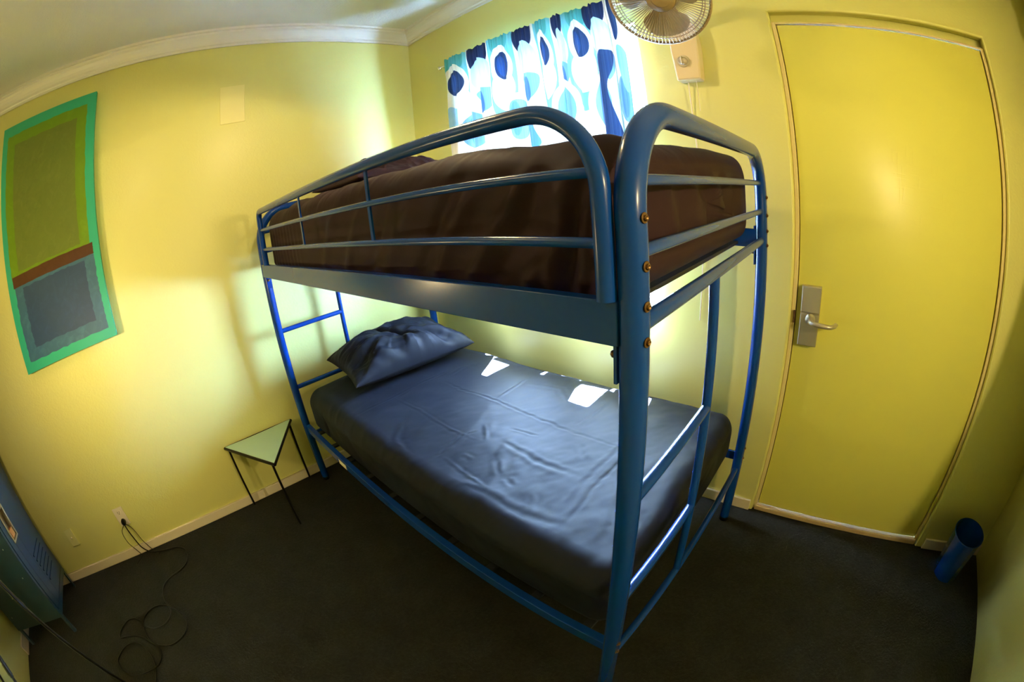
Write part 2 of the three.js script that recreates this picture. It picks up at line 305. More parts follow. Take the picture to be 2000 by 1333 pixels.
// ------------------------------------------------------------------ curtain
const CX0 = 0.462, CX1 = 1.562, CT = 2.292;
{
  const W = 1024, Hc = 1024, X0 = 0.44, X1 = 1.60, Y0 = 0.80, Y1 = 2.31;
  const cv = document.createElement('canvas'); cv.width = W; cv.height = Hc; const c = cv.getContext('2d');
  const px = (x) => (x - X0) / (X1 - X0) * W, py = (y) => (Y1 - y) / (Y1 - Y0) * Hc;
  c.fillStyle = '#f4f2e2'; c.fillRect(0, 0, W, Hc);
  const blob = (pts, fill) => { c.fillStyle = fill; c.beginPath(); const n = pts.length, q = pts.map((p) => [px(p[0]), py(p[1])]); c.moveTo((q[0][0] + q[n - 1][0]) / 2, (q[0][1] + q[n - 1][1]) / 2); for (let i = 0; i < n; i++) { const m = q[(i + 1) % n]; c.quadraticCurveTo(q[i][0], q[i][1], (q[i][0] + m[0]) / 2, (q[i][1] + m[1]) / 2); } c.fill(); };
  const oval = (x, y, a, b, fill, rot = 0) => { c.fillStyle = fill; c.beginPath(); c.ellipse(px(x), py(y), a / (X1 - X0) * W, b / (Y1 - Y0) * Hc, rot, 0, 7); c.fill(); };
  const teal = '#4aa5a2', pale = '#a9dde0', navy = '#1c3358', blue = '#3d68a4', cream = '#f1efd2', sky = '#8ec3e6', aqua = '#bfe9e6';
  const cols = [[0.528, 0.061, 1], [0.888, 0.046, 1], [1.160, 0.030, 1], [1.346, 0.040, 1]];
  const gaps = [[0.715, 0.06, 0.724], [1.030, 0.05, 1.036], [1.247, 0.025, 1.255], [1.440, 0.045, 1.452]];
  for (const [x, w] of cols) { blob([[x - w * 1.9, 2.34], [x + w * 1.9, 2.34], [x + w * 1.7, 2.20], [x + w * 1.75, 2.02], [x + w * 1.5, 1.86], [x, 1.76], [x - w * 1.5, 1.86], [x - w * 1.75, 2.02], [x - w * 1.7, 2.20]], '#6fc0c6'); blob([[x - w * 1.3, 2.34], [x + w * 1.3, 2.34], [x + w * 1.2, 2.2], [x, 2.2], [x - w * 1.2, 2.2]], teal); oval(x, 2.115, w * 1.42, 0.125, cream, -0.12); oval(x, 1.99, w * 1.5, 0.12, '#eef6ee'); oval(x, 2.12, w * 1.02, 0.078, navy, -0.12); oval(x - w * 0.25, 2.12, w * 0.5, 0.06, '#1c3f74', -0.12); }
  for (const [x, w, xl] of gaps) { blob([[x - w * 1.2, 2.35], [x + w * 1.2, 2.35], [x + w * 1.25, 2.2], [x, 2.14], [x - w * 1.25, 2.18]], '#12264a'); oval(xl, 2.12, w * 1.15, 0.10, aqua, -0.08); blob([[x - w * 0.9, 2.04], [xl + w * 1.2, 2.04], [xl + w * 1.1, 1.96], [xl, 1.88], [x - w * 0.4, 1.96]], '#6d9fdc'); blob([[xl - 0.012, 2.02], [xl + 0.012, 2.02], [xl + 0.02, 1.9], [xl - 0.01, 1.88]], blue); }
  for (const [x, w] of [[0.635, 0.078], [1.243, 0.045], [1.425, 0.045], [0.96, 0.05], [1.55, 0.03]]) { oval(x, 1.81, w * 1.45, 0.145, '#eef5f4'); oval(x, 1.815, w, 0.105, '#6fa0e2'); oval(x - w * 0.2, 1.82, w * 0.35, 0.09, '#5288d8'); }
  blob([[1.428, 2.06], [1.500, 2.055], [1.490, 1.98], [1.458, 1.90], [1.470, 1.78], [1.515, 1.60], [1.525, 1.45], [1.43, 1.45], [1.428, 1.6], [1.432, 1.9]], navy);
  blob([[1.500, 1.99], [1.520, 1.9], [1.53, 1.6], [1.54, 1.0], [1.515, 1.0], [1.505, 1.6], [1.488, 1.80]], '#9ad4d2');
  blob([[1.515, 2.32], [1.55, 2.32], [1.552, 2.15], [1.538, 2.06], [1.522, 2.15]], navy); blob([[1.53, 2.07], [1.56, 2.05], [1.575, 1.9], [1.555, 1.82], [1.54, 1.9]], '#7fbcbf');
  blob([[1.010, 1.83], [1.050, 1.83], [1.045, 1.76], [1.085, 1.66], [1.005, 1.66], [1.015, 1.76]], '#4f86cf');
  blob([[0.455, 2.0], [0.50, 1.98], [0.56, 1.84], [0.50, 1.80], [0.455, 1.82]], sky); oval(0.50, 1.74, 0.05, 0.06, '#f6f6ee'); blob([[0.455, 1.70], [0.56, 1.70], [0.60, 1.60], [0.455, 1.60]], '#9cc9e2');
  for (let r = 0; r < 1; r++) for (let k = 0; k < 8; k++) { const x = 0.50 + k * 0.15, y = 1.58 - r * 0.24; oval(x, y, 0.05, 0.09, k % 2 ? '#9cc9e2' : cream); oval(x, y, 0.03, 0.06, k % 3 ? navy : teal); }
  const rs = rng(8); c.globalAlpha = 0.05; for (let i = 0; i < 900; i++) { c.fillStyle = rs() < 0.5 ? '#000' : '#fff'; c.fillRect(rs() * W, 0, 1, Hc); } c.globalAlpha = 1;
  const t = new THREE.CanvasTexture(cv); t.colorSpace = THREE.SRGBColorSpace; t.wrapS = t.wrapT = THREE.ClampToEdgeWrapping;
  const cloth = std({ map: t, roughness: 1, transmission: 0.052, thickness: 0, side: THREE.DoubleSide });
  const notch = [[0.875, 0.165], [1.345, 0.085]];                             // hem raised in two places, shaped to pass sunbeams; low lobes bounce sun
  const hem = (x) => { let y = 0.80 + 0.010 * Math.sin(x * 31); for (const [a, w] of notch) y = Math.max(y, 0.80 + 0.70 * smooth(1.2, 0.9, Math.abs(x - a) / w)); return y; };
  const f = (u, v) => {
    const x = mix(CX0, CX1, u), y = mix(hem(x), CT, v), top = smooth(1.9, 2.28, y);
    const ph = x * 62 + 1.3 * Math.sin(x * 9.1) + 0.5 * Math.sin(x * 23 + y * 1.3);
    const z = 0.062 + 0.030 * smooth(1.6, 1.15, y) + mix(mix(0.016, 0.021, smooth(1.5, 1.7, y)), 0.006, top) * Math.sin(ph) + top * 0.003 * Math.sin(x * 230) + 0.013 * smooth(2.12, 2.24, y) + 0.006 * Math.sin(x * 19 + 2 + y);
    const ruff = y > 2.25 ? 0.004 * Math.sin(x * 190) : 0;
    return [x + 0.006 * Math.cos(ph) + (u < 0.03 ? -0.012 * smooth(2.25, 1.9, y) : 0), y + ruff * smooth(2.25, 2.29, y), z];
  };
  const g = surf(f, 420, 70, false, (u, v, p) => [(mix(CX0, CX1, u) - X0) / (X1 - X0), (p[1] - Y0) / (Y1 - Y0)]);
  solo('curtain', V(1.0, CT, 0.065), g, cloth, 'white window curtain printed with navy, blue and teal ovals behind the upper bunk', 'curtain');
  const rod = thing('curtain_rod', V(1.0, 2.265, 0.050), 'thin metal curtain rod with a round end knob at the top of the patterned curtain', 'curtain rod');
  part('rod', bar([0.380, 2.268, 0.050], [1.60, 2.268, 0.050], 0.006), chrome, rod);
  for (const x of [0.378, 1.60]) part('finial', new THREE.SphereGeometry(0.013, 16, 12).translate(x, 2.268, 0.050), chrome, rod);
  for (const x of [0.40, 1.58]) part('bracket', bar([x, 2.268, 0], [x, 2.268, 0.050], 0.005), chrome, rod);
}

// ------------------------------------------------------------------ bunk bed
const BL = 0.112, BR = 2.063, BB = 0.112, BF = 1.130, PR = 0.0222;
{
  const bed = thing('bunk_bed', V(1.09, 0, 0.62), 'blue tubular metal bunk bed with end ladder rungs and a front guard rail', 'bunk bed');
  for (const [X, s] of [[BL, -1], [BR, 1]]) {
    part('end_post', tube(path([[X, 0, BF], [X, 1.567, BF], [X, 1.567, BB], [X, 0, BB]], 0.155, 0.03), PR, 28), bedPaint, bed);
    for (const [y, r] of [[1.462, 0.0088], [1.364, 0.0098], [1.262, 0.0135], [0.312, 0.0125]]) part('end_rail', bar([X, y, BF], [X, y, BB], r, 16), bedPaint, bed);
    part('ladder_stile', bar([X, 1.262, 0.738], [X, 0.312, 0.738], 0.0125, 16), bedPaint, bed);
    for (const y of [0.936, 0.612]) part('ladder_rung', bar([X, y, BF], [X, y, 0.738], 0.0125, 16), bedPaint, bed);
    for (const z of [BF, BB]) part('foot_cap', turned([[0, 0], [PR + 0.001, 0], [PR + 0.001, 0.018], [PR, 0.02]], [X, 0, z], [0, 1, 0]), blackRubber, bed);
  }
  const rails = [['side_rail', 1.130, 1.152, 1.238, 1.303], ['side_rail', 0.128, 0.136, 1.238, 1.303], ['side_rail', 1.112, 1.138, 0.342, 0.386], ['side_rail', 0.098, 0.106, 0.342, 0.386]];
  for (const [n, z0, z1, y0, y1] of rails) part(n, slab(BL + 0.015, BR - 0.015, y0, y1, z0, z1, 0.0025, 0.03), bedPaint, bed);
  const slats = []; for (const y of [0.364, 1.246]) for (let i = 0; i < 10; i++) { const x = 0.24 + i * 0.19; part('slat', slab(x, x + 0.028, y, y + 0.010, y > 1 ? 0.137 : 0.107, 1.112, 0, 0.04), std({ color: lin(0.006, 0.008, 0.012), roughness: 0.6 }), bed); }
  // guard rail
  const gz = 1.150, gl = 0.245, gr = 2.032;
  part('guard_rail', tube(path([[gl, 1.303, gz], [gl, 1.563, gz], [gr, 1.568, gz], [gr, 1.303, gz]], [0.035, 0.115], 0.03), 0.0145, 22), bedPaint, bed);
  for (const y of [1.474, 1.380]) part('guard_bar', bar([gl, y, gz], [gr, y, gz], 0.0078, 14), bedPaint, bed);
  for (const x of [0.905, 1.425]) part('guard_upright', slab(x - 0.006, x + 0.006, 1.380, 1.56, gz - 0.003, gz + 0.003, 0.001, 0.03), bedPaint, bed);
  // brackets and bolts at the near post and the others
  for (const X of [BL, BR]) for (const z of [BF, BB]) {
    const s = X > 1 ? 1 : -1;
    part('bracket', slab(X - s * PR - (s > 0 ? 0.006 : 0), X - s * PR + (s > 0 ? 0 : 0.006), 1.175, 1.312, z - 0.016, z + 0.012, 0.001, 0.03), bedPaint, bed);
    for (const y of [1.413, 1.350, 1.296, 1.246, 0.42, 0.37]) {
      const hd = part('bolt', [turned([[0, 0], [0.0075, 0], [0.0075, 0.0015], [0.007, 0.0022], [0, 0.0022]], [X + s * (PR - 0.001), y, z + 0.004], [s, 0, 0.12]), turned([[0, 0.002], [0.0045, 0.002], [0.0044, 0.005], [0.003, 0.0055], [0.0025, 0.0035], [0, 0.0035]], [X + s * (PR - 0.001), y, z + 0.004], [s, 0, 0.12], 6)], boltMetal, bed, 'rusty brass bolt');
    }
    part('inner_bolt', turned([[0, 0], [0.007, 0], [0.006, 0.008], [0.004, 0.010], [0, 0.010]], [X - s * (PR + 0.006), 1.218, z], [-s, 0, 0], 6), boltMetal, bed, 'rusty brass bolt');
  }
  part('sticker', slab(0.575, 0.655, 0.345, 0.372, 1.138, 1.1395, 0, 0.02), std({ color: lin(0.72, 0.62, 0.38), roughness: 0.7 }), bed, 'torn cream paper label');
}

// ------------------------------------------------------------------ mattresses in dark sheets
function segDist(x, z, s) { // distance to a polyline and position along it
  let best = 1e9, along = 0; for (let i = 0; i < s.length - 1; i++) { const [ax, az] = s[i], [bx, bz] = s[i + 1], dx = bx - ax, dz = bz - az, t = clamp(((x - ax) * dx + (z - az) * dz) / (dx * dx + dz * dz), 0, 1), d = Math.hypot(x - ax - dx * t, z - az - dz * t); if (d < best) { best = d; along = (i + t) / (s.length - 1); } } return [best, along];
}
function mattress(x0, x1, y0, y1, z0, z1, R, top, front, lim) {
  // closed rounded block: u runs round the section (z, y), v along x; finished with rounded ends
  const nx = 300, gs = [];
  const sect = []; // perimeter of the section, from bottom back, up the back, over the top, down the front
  const arc = (cz, cy, a0, a1, n) => { for (let i = 0; i <= n; i++) { const a = mix(a0, a1, i / n); sect.push([cz + R * Math.cos(a), cy + R * Math.sin(a), Math.cos(a), Math.sin(a)]); } };
  const line = (n, a, b, nz, ny) => { for (let i = 1; i < n; i++) sect.push([mix(a[0], b[0], i / n), mix(a[1], b[1], i / n), nz, ny]); };
  const r2 = 0.04;
  line(2, [(z0 + z1) / 2, y0], [z0 + 0.03, y0], 0, -1); sect.unshift([(z0 + z1) / 2, y0, 0, -1]);
  for (let i = 0; i <= 4; i++) { const a = mix(-Math.PI / 2, -Math.PI, i / 4); sect.push([z0 + r2 + r2 * Math.cos(a), y0 + r2 + r2 * Math.sin(a), Math.cos(a), Math.sin(a)]); }
  line(10, [z0, y0 + r2], [z0, y1 - R], -1, 0);
  arc(z0 + R, y1 - R, Math.PI, Math.PI / 2, 8);
  line(150, [z0 + R, y1], [z1 - R, y1], 0, 1);
  arc(z1 - R, y1 - R, Math.PI / 2, 0, 9);
  line(34, [z1, y1 - R], [z1, y0 + r2], 1, 0);
  for (let i = 0; i <= 5; i++) { const a = mix(0, -Math.PI / 2, i / 5); sect.push([z1 - r2 + r2 * Math.cos(a), y0 + r2 + r2 * Math.sin(a), Math.cos(a), Math.sin(a)]); }
  line(3, [z1 - r2, y0], [(z0 + z1) / 2, y0], 0, -1); sect.push([(z0 + z1) / 2, y0, 0, -1]);
  const ns = sect.length, pos = [], uv = [], idx = [];
  const cols = []; const E = 0.06; for (let i = 0; i <= 10; i++) cols.push([x0 + E * (1 - Math.cos(i / 10 * Math.PI / 2)), Math.sin(i / 10 * Math.PI / 2)]); for (let i = 1; i < nx; i++) cols.push([mix(x0 + E, x1 - E, i / nx), 1]); for (let i = 10; i >= 0; i--) cols.push([x1 - E * (1 - Math.cos(i / 10 * Math.PI / 2)), Math.sin(i / 10 * Math.PI / 2)]);
  const cz = (z0 + z1) / 2, cy = (y0 + y1) / 2;
  for (const [x, e] of cols) for (const [z, y, nz, ny] of sect) {
    const inset = E * (1 - e), hz = (z1 - z0) / 2, hy = (y1 - y0) / 2;
    let Z = cz + (z - cz) * (1 - inset * 0.9 / hz), Y = cy + (y - cy) * (1 - inset * 0.9 / hy);
    const t = top(x, Z) * smooth(0, 0.8, ny) + Math.min(lim, front(x, Y, Z)) * (1 - smooth(0, 0.8, Math.abs(ny))) * (nz < 0 ? 0.3 : 1);
    Z += nz * t; Y += ny * t;
    pos.push(x, Y, Z); uv.push(x, z + y);
  }
  for (let i = 0; i < cols.length - 1; i++) for (let k = 0; k < ns - 1; k++) { const a = i * ns + k, b = a + ns; idx.push(a, a + 1, b, b, a + 1, b + 1); }
  for (const [i, s] of [[0, 1], [cols.length - 1, -1]]) { // end faces as strips joining back half to front half
    const half = Math.floor(ns / 2);
    const c = pos.length / 3; let my = 0, mz = 0; for (let k = 0; k < ns; k++) { my += pos[(i * ns + k) * 3 + 1]; mz += pos[(i * ns + k) * 3 + 2]; }
    const rings = 9; let prev = i * ns;
    for (let q = 1; q <= rings; q++) { const at = pos.length / 3, f = 1 - q / rings; for (let k = 0; k < ns; k++) { const o = (i * ns + k) * 3, y = mix(cy, pos[o + 1], f), z = mix(cz, pos[o + 2], f); pos.push(pos[o] - s * 0.008 * Math.sin(q / rings * 1.57) + Math.min(0.004, front(3 + z, y, z) * 1.7 - 0.006) * smooth(0, 0.25, 1 - f) * -s, y, z); uv.push(z, y); } for (let k = 0; k < ns - 1; k++) { const a = prev + k, b = at + k; if (s > 0) idx.push(a, b, a + 1, b, b + 1, a + 1); else idx.push(a, a + 1, b, b, a + 1, b + 1); } prev = at; }
  }
  const g = new THREE.BufferGeometry(); g.setAttribute('position', new THREE.Float32BufferAttribute(pos, 3)); g.setAttribute('uv', new THREE.Float32BufferAttribute(uv, 2)); g.setIndex(idx); g.computeVertexNormals();
  return g;
}
const creases = [
  [[[0.681, 1.065], [0.676, 0.802], [0.663, 0.504], [0.660, 0.437]], -0.0045, 0.006], [[[0.702, 0.546], [0.900, 0.565], [1.089, 0.551], [1.285, 0.561], [1.514, 0.577], [1.95, 0.566]], -0.005, 0.006],
  [[[1.225, 1.028], [1.206, 0.831], [1.231, 0.754]], -0.007, 0.006], [[[1.305, 0.678], [1.444, 0.663]], -0.006, 0.006], [[[0.690, 0.805], [0.892, 0.802], [1.126, 0.821], [1.310, 0.810]], 0.004, 0.006],
  [[[1.767, 0.998], [1.726, 0.774], [1.725, 0.30]], -0.007, 0.009], [[[1.794, 0.994], [1.767, 0.793], [1.767, 0.40]], -0.006, 0.007], [[[1.322, 0.763], [1.450, 0.778], [1.570, 0.790], [1.710, 0.773]], -0.008, 0.011],
  [[[1.102, 0.553], [1.068, 0.259]], 0.004, 0.006], [[[1.577, 1.037], [1.780, 1.022]], 0.006, 0.008], [[[1.304, 1.055], [1.501, 1.011], [1.654, 1.005], [1.85, 0.971]], -0.008, 0.014], [[[1.231, 0.954], [1.518, 0.986]], 0.004, 0.006],
  [[[1.207, 0.711], [1.309, 0.804]], 0.005, 0.007], [[[1.410, 0.855], [1.489, 0.923]], -0.006, 0.009], [[[1.63, 0.915], [1.66, 0.945], [1.676, 0.989]], 0.005, 0.008], [[[1.521, 0.580], [1.524, 0.30]], 0.004, 0.006],
  [[[1.083, 0.358], [1.276, 0.322], [1.459, 0.463]], 0.005, 0.010], [[[1.288, 0.903], [1.352, 0.905]], 0.004, 0.008], [[[1.509, 0.908], [1.557, 0.933]], -0.006, 0.008], [[[0.75, 0.25], [0.70, 0.40], [0.72, 0.50]], -0.006, 0.009], [[[0.90, 0.90], [0.99, 1.0], [1.20, 1.06]], 0.008, 0.012], [[[1.90, 0.50], [1.86, 0.80], [1.93, 1.0]], -0.007, 0.012], [[[1.60, 0.62], [1.66, 0.70]], -0.006, 0.010],
];
const topLow = (x, z) => {
  let h = 0.010 * fbm(x * 3, z * 3, 11, 3) + 0.004 * fbm(x * 13 + 3 * z, z * 8, 21, 3) * smooth(0.6, 1.4, x) + 0.0022 * Math.max(0, noise2(x * 26 - z * 9, z * 11, 25)) * smooth(0.5, 0.8, z);
  for (const [s, a, w] of creases) { const [d, t] = segDist(x + 0.004 * noise2(x * 40, z * 40, 5), z + 0.004 * noise2(x * 37, z * 41, 6), s); if (d < w * 3.5) h += smooth(0, 0.3, t) * smooth(1, 0.7, t) * (w > 0.0075 ? 0.20 : 0.42) * a * Math.exp(-(d * d) / (w * w)) * (0.75 + 0.25 * Math.sin(t * 9 + 1)) - smooth(0, 0.3, t) * smooth(1, 0.7, t) * a * 0.2 * Math.exp(-((d - w * 1.6) ** 2) / (w * w)); }
  return h - 0.006 * smooth(0.25, 0.0, Math.min(z - 0.13, 1.09 - z));
};
const frontLow = (x, y) => 0.010 * fbm(x * 4, y * 3, 31, 3) + 0.006 * Math.max(0, noise2(x * 9 + y * 10, y * 5, 33)) * smooth(0.4, 0.5, y) - 0.012 * Math.exp(-((x - 0.40) ** 2) / 0.00018) * smooth(0.56, 0.42, y);
solo('mattress', V(1.09, 0.386, 0.61), mattress(0.172, 2.024, 0.376, 0.604, 0.128, 1.096, 0.08, topLow, frontLow, 0.012), sheetBlue, 'lower bunk mattress in a creased dark navy sheet lit by window light', 'mattress');
solo('bounce_board', V(1.09, 1.262, 0.61), slab(0.19, 1.90, 1.2575, 1.2665, 0.150, 1.098, 0.002, 0.05), std({ color: lin(0.78, 0.77, 0.74), roughness: 0.6 }), 'added unseen white bounce board under the upper mattress, lying on the upper slats', 'board');  // added reflector, throws window light down onto walls and lower bunk
const topUp = (x, z) => -0.013 * smooth(1.7, 1.9, x) * smooth(0.5, 0.9, z) + 0.012 * fbm(x * 3.3, z * 3, 41, 3) + 0.011 * fbm(x * 9 + z * 5, z * 9, 43, 4) * smooth(0.5, 0.95, z);
const frontUp = (x, y, z) => {
  if (x > 2.6) { const k = x - 3, s = Math.sin(k * 38 - (y - 1.3) * 16 + 2 * noise2(k * 5, y * 3, 61)); return 0.010 * s * smooth(1.52, 1.42, y) * 0.8 + 0.008 * fbm(k * 8, y * 5, 62, 3); }
  let h = 0.008 * fbm(x * 4, y * 4, 51, 3);
  const folds = [[0.95, 0.7, 0.010, 0.030], [1.12, 0.9, 0.012, 0.034], [1.27, 0.8, -0.012, 0.028], [1.36, 1.0, 0.015, 0.036], [1.50, 0.9, -0.014, 0.026], [1.58, 0.8, 0.016, 0.030], [1.69, 0.9, 0.016, 0.026], [1.76, 0.7, -0.016, 0.022], [1.83, 0.6, 0.016, 0.020], [1.885, 0.35, 0.016, 0.016], [1.92, 0.25, -0.016, 0.014], [1.955, 0.18, 0.014, 0.012]];
  for (const [x0, k, a, w] of folds) { const d = x - x0 - (y - 1.28) * k + 0.012 * noise2(x * 9, y * 13, 55); h += a * Math.exp(-(d * d) / (w * w)) * smooth(1.52, 1.44, y) * (0.55 + 0.45 * noise2(x0 * 31, y * 9, 57)); }   // slanting folds that gather toward the near corner
  h += 0.014 * Math.exp(-(((x - 1.86) - (y - 1.30) * 0.9) ** 2) / 0.0005) * smooth(1.40, 1.32, y);
  h += 0.003 * Math.sin(x * 120) * smooth(0.75, 0.5, x) * smooth(1.5, 1.4, y);
  return h;
};
solo('mattress', V(1.09, 1.275, 0.61), mattress(0.165, 2.024, 1.269, 1.550, 0.152, 1.102, 0.075, topUp, frontUp, 0.024), sheet, 'upper bunk mattress in a dark brown-black sheet bulging behind the guard rail', 'mattress');

// ------------------------------------------------------------------ pillows
function pillow(w, d, h, seed, place) {
  const n = 110;
  const f = (s) => (u, v) => {
    const a = u * 2 - 1, b = v * 2 - 1, A = Math.max(-1, Math.min(1, a)), B = Math.max(-1, Math.min(1, b));
    const e = Math.pow(Math.max(0, 1 - A * A), 0.42) * Math.pow(Math.max(0, 1 - B * B), 0.42);
    const x = w / 2 * a * (1 - 0.07 * (1 - B * B) * A * A), z = d / 2 * b * (1 - 0.07 * (1 - A * A) * B * B);
    let y = h / 2 * e;
    const rad = Math.atan2(b, a), rr = Math.hypot(a, b);
    const wr = 0.026 * Math.max(0, noise2(rad * 4.2, rr * 1.5, seed)) * smooth(0.2, 0.7, rr) - 0.028 * Math.max(0, noise2(rad * 5.1 + 3, rr * 1.2, seed + 1)) * smooth(0.3, 0.8, rr) + 0.036 * fbm(a * 2.6 + b, b * 2.4, seed + 2, 3) - 0.035 * Math.exp(-((a * 0.55 + b * 0.9 - 0.12 + 0.1 * Math.sin(b * 5)) ** 2) / 0.003) * smooth(0.9, 0.2, rr);
    y += s > 0 ? wr * Math.min(1, e * 1.6) : 0;
    return [x, s * y * (s > 0 ? 1 : 0.45), z];
  };
  const gs = [surf(f(1), n, n, true), surf(f(-1), 40, 40, false)];
  for (const g of gs) { g.applyMatrix4(place); }
  return gs;
}
const M4 = (x, y, z, rx, ry, rz) => new THREE.Matrix4().compose(V(x, y, z), new THREE.Quaternion().setFromEuler(new THREE.Euler(rx, ry, rz, 'YXZ')), V(1, 1, 1));
solo('pillow', V(0.36, 0.62, 0.55), pillow(0.44, 0.72, 0.29, 71, M4(0.372, 0.684, 0.560, 0, -0.08, -0.07)), sheetBlue, 'crumpled dark navy pillow at the head of the lower bunk', 'pillow');
solo('pillow', V(0.40, 1.56, 0.60), pillow(0.46, 0.68, 0.17, 81, M4(0.46, 1.604, 0.50, 0, 0.1, 0)), sheet, 'dark pillow on the upper bunk seen through the guard rail', 'pillow');

// ------------------------------------------------------------------ side table
{
  const t = thing('side_table', V(0.15, 0, 1.43), 'small triangular side table with mint green top and thin black metal legs', 'table');
  const P = [[0.016, 1.652], [0.016, 1.196], [0.418, 1.436]], y = 0.398;
  const cen = [0.15, 1.428], inset = (p, k) => [mix(p[0], cen[0], k), mix(p[1], cen[1], k)];
  const sh = new THREE.Shape(P.map((p) => inset(p, 0.012)).map((p) => new THREE.Vector2(p[0], -p[1])));
  part('table_top', extrude(sh, 0.010, 0.001, new THREE.Matrix4().makeTranslation(0, y + 0.003, 0).multiply(new THREE.Matrix4().makeRotationX(-Math.PI / 2))), std({ color: lin(0.52, 0.76, 0.60), roughness: 0.35 }), t, 'mint green triangular top');
  const edge = []; for (let i = 0; i < 3; i++) { const a = P[i], b = P[(i + 1) % 3]; edge.push(tube(path([[a[0], y + 0.004, a[1]], [b[0], y + 0.004, b[1]]]), 0.0088, 10)); }
  part('edge_frame', edge, blackPaint, t, 'black metal edge');
  for (const p of [[0.030, 1.632], [0.024, 1.214], [0.398, 1.446]]) part('leg', bar([p[0], 0, p[1]], [p[0], y, p[1]], 0.0068, 10), blackPaint, t);
}

// ------------------------------------------------------------------ painting
{
  const w = 512, h = 1024, z0 = 2.045, z1 = 2.715, y0 = 1.197, y1 = 2.462;
  const cv = document.createElement('canvas'); cv.width = w; cv.height = h; const c = cv.getContext('2d'), rs = rng(3);
  const X = (z) => (z1 - z) / (z1 - z0) * w, Y = (y) => (y1 - y) / (y1 - y0) * h;      // seen from the room, z falls to the right
  const brush = (za, zb, ya, yb, col, jag, n, tones) => {
    c.fillStyle = col; c.beginPath(); const pts = [];
    for (let i = 0; i <= 20; i++) pts.push([mix(za, zb, i / 20), yb + jag * (rs() - 0.5)]); for (let i = 0; i <= 30; i++) pts.push([zb + jag * (rs() - 0.5), mix(yb, ya, i / 30)]); for (let i = 0; i <= 20; i++) pts.push([mix(zb, za, i / 20), ya + jag * (rs() - 0.5)]); for (let i = 0; i <= 30; i++) pts.push([za + jag * (rs() - 0.5), mix(ya, yb, i / 30)]);
    pts.forEach((p, i) => (i ? c.lineTo(X(p[0]), Y(p[1])) : c.moveTo(X(p[0]), Y(p[1])))); c.closePath(); c.fill(); c.save(); c.clip();
    for (let i = 0; i < n; i++) { c.globalAlpha = 0.05 + 0.07 * rs(); c.strokeStyle = tones[Math.floor(rs() * tones.length)]; c.lineWidth = 4 + rs() * 14; const x = X(mix(za, zb, rs())), y = Y(mix(ya, yb, rs())); c.beginPath(); c.moveTo(x, y); c.quadraticCurveTo(x + (rs() - 0.5) * 90, y + (rs() - 0.5) * 60, x + (rs() - 0.5) * 70, y + (rs() - 0.5) * 110); c.stroke(); }
    c.restore(); c.globalAlpha = 1;
  };
  c.fillStyle = '#2fa88c'; c.fillRect(0, 0, w, h);
  brush(2.675, 2.10, 1.665, 2.405, '#64880f', 0.006, 260, ['#7fae1c', '#5f8a12', '#76a520']);
  brush(2.615, 2.165, 1.69, 2.345, '#62722c', 0.006, 420, ['#72823a', '#506222', '#7e8a46', '#5a6a2c']);
  brush(2.665, 2.085, 1.245, 1.625, '#37607e', 0.008, 260, ['#4d86a0', '#346088', '#5a94a8']);
  brush(2.600, 2.150, 1.305, 1.605, '#2c4468', 0.008, 300, ['#2a4670', '#3a5c8c', '#284068']);
  brush(2.672, 2.085, 1.620, 1.676, '#4a2a14', 0.003, 60, ['#3c2010', '#583420']);
  const t = new THREE.CanvasTexture(cv); t.colorSpace = THREE.SRGBColorSpace;
  const p = thing('painting', V(0, 1.83, 2.38), 'tall abstract canvas with green and blue colour blocks in a teal border', 'painting');
  const face = surf((u, v) => [0.034, mix(y0, y1, v), mix(z1, z0, u)], 14, 26, false);
  part('painted_face', face, std({ map: t, roughness: 0.6 }), p, 'green and blue colour blocks on teal');
  part('canvas_side', slab(0.001, 0.0338, y0, y1, z0, z1, 0, 0.05), std({ color: lin(0.03, 0.40, 0.27), roughness: 0.6 }), p);
}

